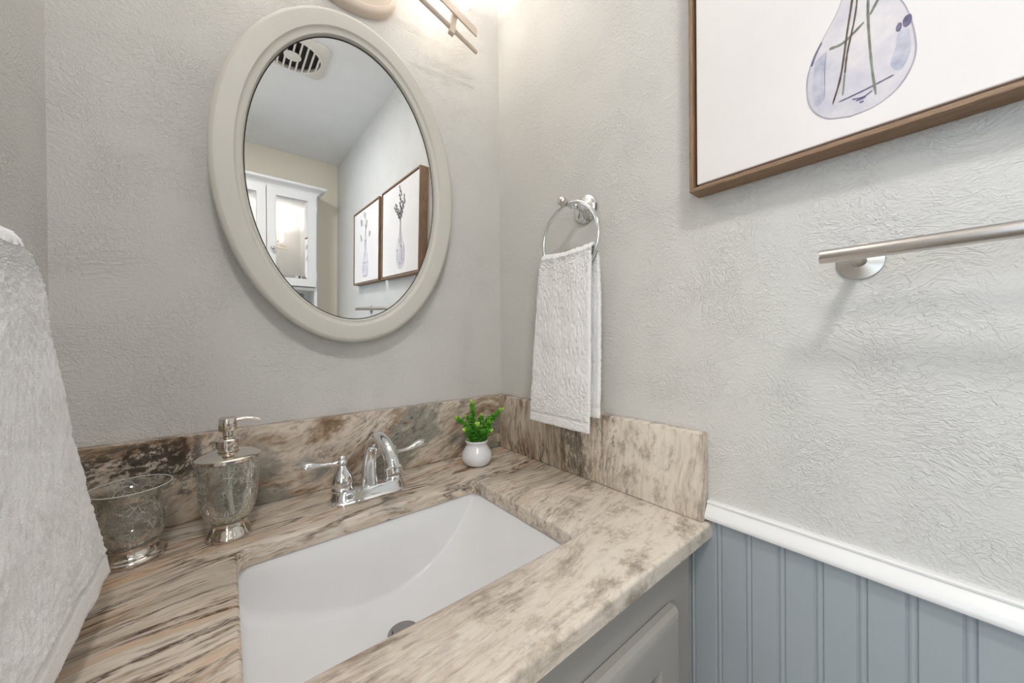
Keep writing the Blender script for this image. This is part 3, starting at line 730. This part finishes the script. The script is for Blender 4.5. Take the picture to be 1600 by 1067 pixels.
def stroke(pts, w0, w1=None):
    P = [np.array(p, float) for p in spline(pts, 8)] if len(pts) > 2 else [np.array(pts[0])+(np.array(pts[1])-np.array(pts[0]))*i/8 for i in range(9)]
    w1 = w0 if w1 is None else w1; L, R_ = [], []
    for i, p in enumerate(P):
        d = P[min(i+1, len(P)-1)]-P[max(i-1, 0)]; d /= np.linalg.norm(d)+1e-12; nrm = np.array([-d[1], d[0]])
        w = (w0+(w1-w0)*i/(len(P)-1))*(.85+.3*mnoise.noise(Vector((p[0]*300, p[1]*300, 0)))) / 2
        if i in (0, len(P)-1): w *= .5
        L.append(tuple(p+nrm*w)); R_.append(tuple(p-nrm*w))
    return L+R_[::-1]
def blob(y, z, a, c, rot=0, n=20, rough=.08, seed=0):
    out = []
    for i in range(n):
        t = 2*PI*i/n; k = 1+rough*mnoise.noise(Vector((math.cos(t)*1.5+seed, math.sin(t)*1.5, seed*.7)))*2
        u, v = a*k*math.cos(t), c*k*math.sin(t); out.append((y+u*math.cos(rot)-v*math.sin(rot), z+u*math.sin(rot)+v*math.cos(rot)))
    return out
def leafp(y, z, L, w, rot):
    out = []
    for t, s in [(0, 0), (.25, .8), (.5, 1), (.75, .7), (1, 0), (.75, -.7), (.5, -1), (.25, -.8)]:
        u, v = (t-.5)*L, s*w/2; out.append((y+u*math.cos(rot)-v*math.sin(rot), z+u*math.sin(rot)+v*math.cos(rot)))
    return out
def smooth_poly(pts, n=6):
    P = spline(pts+[pts[0]], n)[:-1]; return [tuple(p) for p in P]
PZ0, PZ1 = 1.3857, 1.787
root, cv, yc, zc = print_frame(-.548, -.972, PZ0, PZ1, 'framed print of a vase with berry stems, nearest the mirror wall')
yv = -.742
vase = smooth_poly([(-.735, 1.416), (-.712, 1.425), (-.697, 1.447), (-.694, 1.478), (-.700, 1.505), (-.712, 1.528), (-.724, 1.550), (-.733, 1.580), (-.737, 1.612), (-.749, 1.612), (-.755, 1.580), (-.766, 1.548), (-.780, 1.515), (-.787, 1.478), (-.786, 1.452), (-.775, 1.430), (-.757, 1.418)])
inner = [(yv+(y-yv)*.965, 1.50+(z-1.50)*.985) for y, z in vase]
sh = [(i_edge, 0, vase), (i_wash, 1, inner),
      (i_blue, 2, smooth_poly([(-.703, 1.500), (-.7005, 1.470), (-.703, 1.445), (-.712, 1.452), (-.712, 1.480), (-.714, 1.506)])),
      (i_blue, 2, smooth_poly([(-.782, 1.490), (-.783, 1.465), (-.776, 1.448), (-.768, 1.458), (-.772, 1.475), (-.774, 1.490)])),
      (i_viol, 3, stroke([(-.7095, 1.521), (-.703, 1.508), (-.6995, 1.497)], .0022, .0028)),
      (i_viol, 3, blob(-.7808, 1.4985, .0034, .0062, .1, seed=2)), (i_viol, 3, blob(-.7745, 1.4955, .0022, .0048, .1, seed=4)),
      (i_viol, 3, stroke([(-.725, 1.439), (-.748, 1.4415), (-.7705, 1.4455)], .0022)),
      (i_viol, 4, stroke([(-.737, 1.436), (-.746, 1.434), (-.754, 1.4375)], .0016)), (i_viol, 4, stroke([(-.740, 1.4325), (-.7485, 1.4330)], .0022)), (i_viol, 4, stroke([(-.743, 1.429), (-.7465, 1.4292)], .0018)),
      (i_brown, 4, stroke([(-.7195, 1.439), (-.727, 1.470), (-.733, 1.520), (-.738, 1.560), (-.744, 1.620)], .0020, .0026)),
      (i_brown, 4, stroke([(-.7305, 1.470), (-.733, 1.495), (-.741, 1.545), (-.743, 1.62)], .0020)), (i_green, 4, stroke([(-.7285, 1.445), (-.7305, 1.470)], .0018)),
      (i_green, 4, stroke([(-.7565, 1.431), (-.753, 1.470), (-.7505, 1.520), (-.7505, 1.560), (-.745, 1.62)], .0024)),
      (i_green, 3, stroke([(-.7165, 1.508), (-.730, 1.508), (-.747, 1.520)], .0034)), (i_green, 3, stroke([(-.752, 1.525), (-.760, 1.540), (-.768, 1.548)], .0030))]
for k, (ty, tz) in enumerate([(-.757, 1.759), (-.742, 1.735), (-.700, 1.690), (-.800, 1.694), (-.812, 1.682), (-.706, 1.712)]):
    sh.append((i_brown, 5, stroke([(-.744, 1.612), (-.745+(ty+.745)*.35, 1.612+(tz-1.612)*.5), (ty, tz)], .0016)))
    for q in range(7):
        t = .30+.7*q/6; py = -.744+(ty+.744)*(t*.55+.45*t*t); pz = 1.612+(tz-1.612)*t
        s = 1 if q % 2 else -1
        sh.append((i_dkberry, 6, blob(py+s*.006*(1 if q < 6 else 0), pz+.003, .0052, .0056, 0, 10, .1, q+k*9)))
        if q % 2 == 0: sh.append((i_brown, 5, blob(py-s*.004, pz-.003, .0034, .0042, .4, 9, .1, q+k)))
paint('painting', cv, yc, zc, sh)
root, cv, yc, zc = print_frame(-1.0104, -1.4438, PZ0, PZ1, 'framed print of a bottle with pale leaves, seen in the mirror')
bot = smooth_poly([(-1.212, 1.420), (-1.186, 1.426), (-1.182, 1.460), (-1.183, 1.495), (-1.193, 1.530), (-1.208, 1.558), (-1.214, 1.580), (-1.214, 1.612), (-1.246, 1.612), (-1.246, 1.580), (-1.252, 1.558), (-1.268, 1.530), (-1.280, 1.495), (-1.281, 1.460), (-1.277, 1.426), (-1.248, 1.420)])
bin_ = [(-1.23+(y+1.23)*.95, 1.51+(z-1.51)*.985) for y, z in bot]
sh = [(i_edge, 0, bot), (i_wash, 1, bin_), (i_viol, 2, stroke([(-1.193, 1.497), (-1.230, 1.492), (-1.272, 1.500)], .0028)), (i_viol, 2, stroke([(-1.200, 1.428), (-1.230, 1.424), (-1.262, 1.428)], .0030)),
      (i_brown, 2, stroke([(-1.228, 1.44), (-1.231, 1.56), (-1.226, 1.66), (-1.240, 1.75)], .0016)), (i_blue, 2, smooth_poly([(-1.262, 1.50), (-1.272, 1.47), (-1.266, 1.44), (-1.255, 1.46)]))]
for (y, z, L, w, r_) in [(-1.238, 1.744, .040, .026, 1.4), (-1.300, 1.715, .052, .036, 2.4), (-1.212, 1.694, .056, .028, 1.3), (-1.160, 1.636, .036, .030, .8), (-1.306, 1.634, .056, .024, 2.2), (-1.262, 1.757, .026, .010, 2.0)]:
    sh.append((i_leafink, 3, leafp(y, z, L, w, r_))); sh.append((i_green, 4, stroke([(-1.229, z-.03), (y, z)], .0010)))
paint('painting', cv, yc, zc, sh)

# ------------------------------------------------------------------ vanity light above the mirror
def light_fixture():
    root = empty('vanity_light', (-.405, 0, 1.93), 'pale vanity light with crossed bars around glass shades above the mirror', 'wall light')
    b = B()
    def ov(k, d): return [((.104-k)*math.cos(2*PI*i/72), -d, (.070-k)*math.sin(2*PI*i/72)) for i in range(72)]
    loft(b, [ov(0, .0005), ov(0, .014), ov(.002, .019), ov(.006, .022), ov(.012, .023), ov(.014, .0215), ov(.017, .0215), ov(.030, .026), ov(.055, .030)], True, True, True)
    finish('backplate', b, m_bronze, root, smooth=35)
    b = B(); tube(b, [(0, -.028, 0), (0, -.108, .0)], .009, 20); tube(b, [(-.215, -.110, .0), (.215, -.110, .0)], .008, 20); finish('arm', b, m_bronze, root, smooth=40)
    def bar(bm, a, c, w, h):
        a, c = Vector(a), Vector(c); d = (c-a); L = d.length; d.normalize(); s = d.cross(Vector((0, 0, 1))).normalized(); u = s.cross(d)
        M = Matrix(((s.x, d.x, u.x, (a.x+c.x)/2), (s.y, d.y, u.y, (a.y+c.y)/2), (s.z, d.z, u.z, (a.z+c.z)/2), (0, 0, 0, 1)))
        r = bmesh.ops.create_cube(bm, size=1); bmesh.ops.transform(bm, matrix=M @ Matrix.Diagonal((w, L, h, 1)), verts=r['verts'])
    for sgn in (1, -1):
        f = lambda p: (sgn*(p[0]+.405), p[1], p[2]-1.93)
        b = B(); tube(b, [f((-.300, -.126, 1.860)), f((-.127, -.0795, 1.860)), f((-.125, -.079, 1.860))], [.0052, .0052, .003], 16); finish('bar', b, m_bronze, root, smooth=40)
        b = B(); bar(b, f((-.262, -.132, 1.888)), f((-.138, -.098, 1.888)), .004, .019); finish('bar', b, m_bronze, root)
        b = B(); bar(b, f((-.2115, -.106, 1.842)), f((-.196, -.106, 1.925)), .011, .012); finish('bar', b, m_bronze, root)
        b = B(); lathe(b, [(.012, -.013), (.028, -.011), (.0370, -.004), (.0400, .008), (.0410, .030), (.0410, .110), (.036, .112)], 40, cx=sgn*.205, cy=-.110); finish('shade', b, m_shade, root, smooth=40)
        l = bpy.data.lights.new('bulb', 'AREA'); l.shape = 'DISK'; l.size = .066; l.energy = LAMP_UP; l.color = (1.0, .94, .88)
        o = bpy.data.objects.new('bulb', l); C.objects.link(o); o.location = (-.405+sgn*.205, -.110, 1.93+.1135); o.rotation_euler = (PI, 0, 0)
light_fixture()

def added_ceiling_light():  # added fixture, out of view, for fill light from above
    root = empty('added_ceiling_light', (-.64, -1.12, ZC), 'round white flush ceiling light, added unseen as fill behind the camera', 'ceiling light')
    b = lathe_bm([(.108, -.0005), (.110, -.006), (.108, -.020), (.100, -.026), (.096, -.026), (.095, -.018), (.001, -.018)], 48); finish('rim', b, m_trim, root, smooth=35)
    l = bpy.data.lights.new('added_ceiling_glow', 'AREA'); l.shape = 'DISK'; l.size = .18; l.energy = CEIL_FILL; l.color = (1.0, .97, .95)
    o = bpy.data.objects.new('added_ceiling_glow', l); C.objects.link(o); o.location = (-.64, -1.12, ZC-.027)
added_ceiling_light()

# ------------------------------------------------------------------ ceiling exhaust fan
def fan():
    cx, cy = -.397, -.945
    root = empty('exhaust_fan', (cx, cy, ZC), 'white bathroom exhaust fan grille on the ceiling, seen in the mirror', 'exhaust fan')
    def rr4(h, r): return rrect(-h, h, -h, h, r, 8)
    N = 72; b = B()
    sq = rr4(.122, .030)
    # cover plate as a loft from rounded square rim to round opening
    def sqring(h, r, z):
        pts = rr4(h, r); 
        out = []
        for i in range(N):
            a = 2*PI*i/N; c, s_ = math.cos(a), math.sin(a); k = h/max(abs(c), abs(s_)); x, y = c*k, s_*k
            if abs(x) > h-r and abs(y) > h-r:   # round the corner
                ox, oy = math.copysign(h-r, x), math.copysign(h-r, y); bq = ox*c+oy*s_; cq = ox*ox+oy*oy-r*r; k = bq+math.sqrt(max(0, bq*bq-cq)); x, y = c*k, s_*k
            out.append((x, y, z))
        return out
    circ = lambda r, z: [(r*math.cos(2*PI*i/N), r*math.sin(2*PI*i/N), z) for i in range(N)]
    loft(b, [sqring(.118, .03, -.0005), sqring(.118, .03, -.007), sqring(.114, .028, -.010), circ(.108, -.0125), circ(.1045, -.0165), circ(.0985, -.0165), circ(.0975, -.004)], True)
    finish('cover', b, m_vent, root, smooth=35)
    b = B(); lathe(b, [(.0975, -.0008), (.001, -.0008)], 48, cap0=False); finish('housing', b, m_motor, root)
    for k in range(9):
        x = -.088+.022*k; L = math.sqrt(.0985**2-x*x)
        b = B(); box(b, x-.0028, x+.0028, -L, L, -.0160, -.010); finish('slat', b, m_vent, root)
    b = B(); lathe(b, [(.030, -.0165), (.030, -.0185), (.027, -.0192), (.012, -.0192), (.008, -.0205), (.001, -.0208)], 40); finish('hub', b, m_vent, root, smooth=35)
fan()

# ------------------------------------------------------------------ wall cabinet on the back wall (seen in the mirror)
def wall_cabinet():
    x0, x1, yf, z0, zt = -.690, -.155, -1.812, 1.16, 1.965
    xc = (x0+x1)/2
    root = empty('wall_cabinet', (xc, YB, z0), 'white wall cabinet with mirrored doors and open shelf, seen in the mirror', 'cabinet')
    def wp(name, bm, m, parent=root, **k):
        bmesh.ops.translate(bm, verts=bm.verts, vec=(-xc, -YB, -z0)); return finish(name, bm, m, parent, **k)
    d0 = 1.385; yb = YB+.001
    b = B(); box(b, x0, x0+.016, yb, yf, z0, zt, .001, 1); box(b, x1-.016, x1, yb, yf, z0, zt, .001, 1); box(b, x0+.016, x1-.016, yb, yf, z0, z0+.016); box(b, x0+.016, x1-.016, yb, yf, d0-.022, d0-.004); box(b, x0+.016, x1-.016, yb, yf, zt-.018, zt); box(b, x0+.016, x1-.016, yb, yb+.006, z0+.016, zt-.018)
    wp('carcass', b, m_white)
    b = B(); cp = [(0, .0), (.004, .0), (.006, .008), (.014, .016), (.024, .022), (.036, .026), (.042, .030), (.044, .036), (.044, .042)]
    rings = []
    for d, h in cp: rings.append([(x0-d, yb, zt-.008+h), (x0-d, yf+d, zt-.008+h), (x1+d, yf+d, zt-.008+h), (x1+d, yb, zt-.008+h)])
    loft(b, rings, True, True, True); wp('crown', b, m_white, smooth=20)
    for a, c, kx in ((x0+.009, xc-.0015, xc-.030), (xc+.0015, x1-.009, xc+.030)):
        y = yf+.020; zb_, ztp = d0, 1.952; w = .046
        def ring(d, yy): return [(a+d, yy, zb_+d), (c-d, yy, zb_+d), (c-d, yy, ztp-d), (a+d, yy, ztp-d)]
        b = B(); loft(b, [ring(w-.006, y-.018), ring(0, y-.018), ring(0, y-.001), ring(.001, y), ring(w-.002, y), ring(w, y-.002), ring(w, y-.006), ring(w-.006, y-.018)], True)
        bmesh.ops.remove_doubles(b, verts=b.verts, dist=1e-6)
        dr = wp('door', b, m_white)
        b = B(); loft(b, [ring(w+.0002, y-.012), ring(w+.0002, y-.0058), ring(w+.016, y-.0042), ring(w+.0165, y-.0042)], True, True, True)
        bmesh.ops.translate(b, verts=b.verts, vec=(-xc, -YB, -z0)); finish('mirror_glass', b, m_mirror, dr)
        b = B(); lathe(b, [(.005, 0), (.004, .008), (.006, .012), (.0095, .016), (.0105, .021), (.008, .026), (.0004, .028)], 24, axis='y', org=(kx-xc, y-YB, 1.595-z0)); finish('knob', b, m_nickel, dr, smooth=50)
        hx = c if c > xc+.1 else a
        for hz in (1.45, 1.87):
            b = B(); tube(b, [(hx+(.002 if hx == c else -.002)-xc, y-.004-YB, hz-.022-z0), (hx+(.002 if hx == c else -.002)-xc, y-.004-YB, hz+.022-z0)], .0035, 12); finish('hinge', b, m_white, dr, smooth=40)
    # bottle standing on the open shelf
    bx = -.232
    rb = empty('bottle', (bx, -1.89, z0+.0165), 'small dark glass bottle with round stopper on the white cabinet shelf', 'bottle')
    b = B(); lathe(b, [(.020, .0002), (.0225, .003), (.0225, .085), (.0200, .098), (.012, .108), (.0105, .118), (.0125, .120), (.0125, .124), (.0105, .126), (.008, .128)], 32); finish('body', b, m_bottle, rb, smooth=40)
    b = B(); lathe(b, [(.0085, .1285), (.016, .131), (.017, .134), (.010, .137), (.0075, .142), (.012, .148), (.0145, .156), (.012, .164), (.006, .169), (.0004, .170)], 32); finish('stopper', b, m_drain, rb, smooth=40)
    b = B(); lathe(b, [(.019, .0035), (.021, .006), (.021, .075), (.001, .075)], 28); finish('contents', b, m_dark, rb, smooth=40)
wall_cabinet()
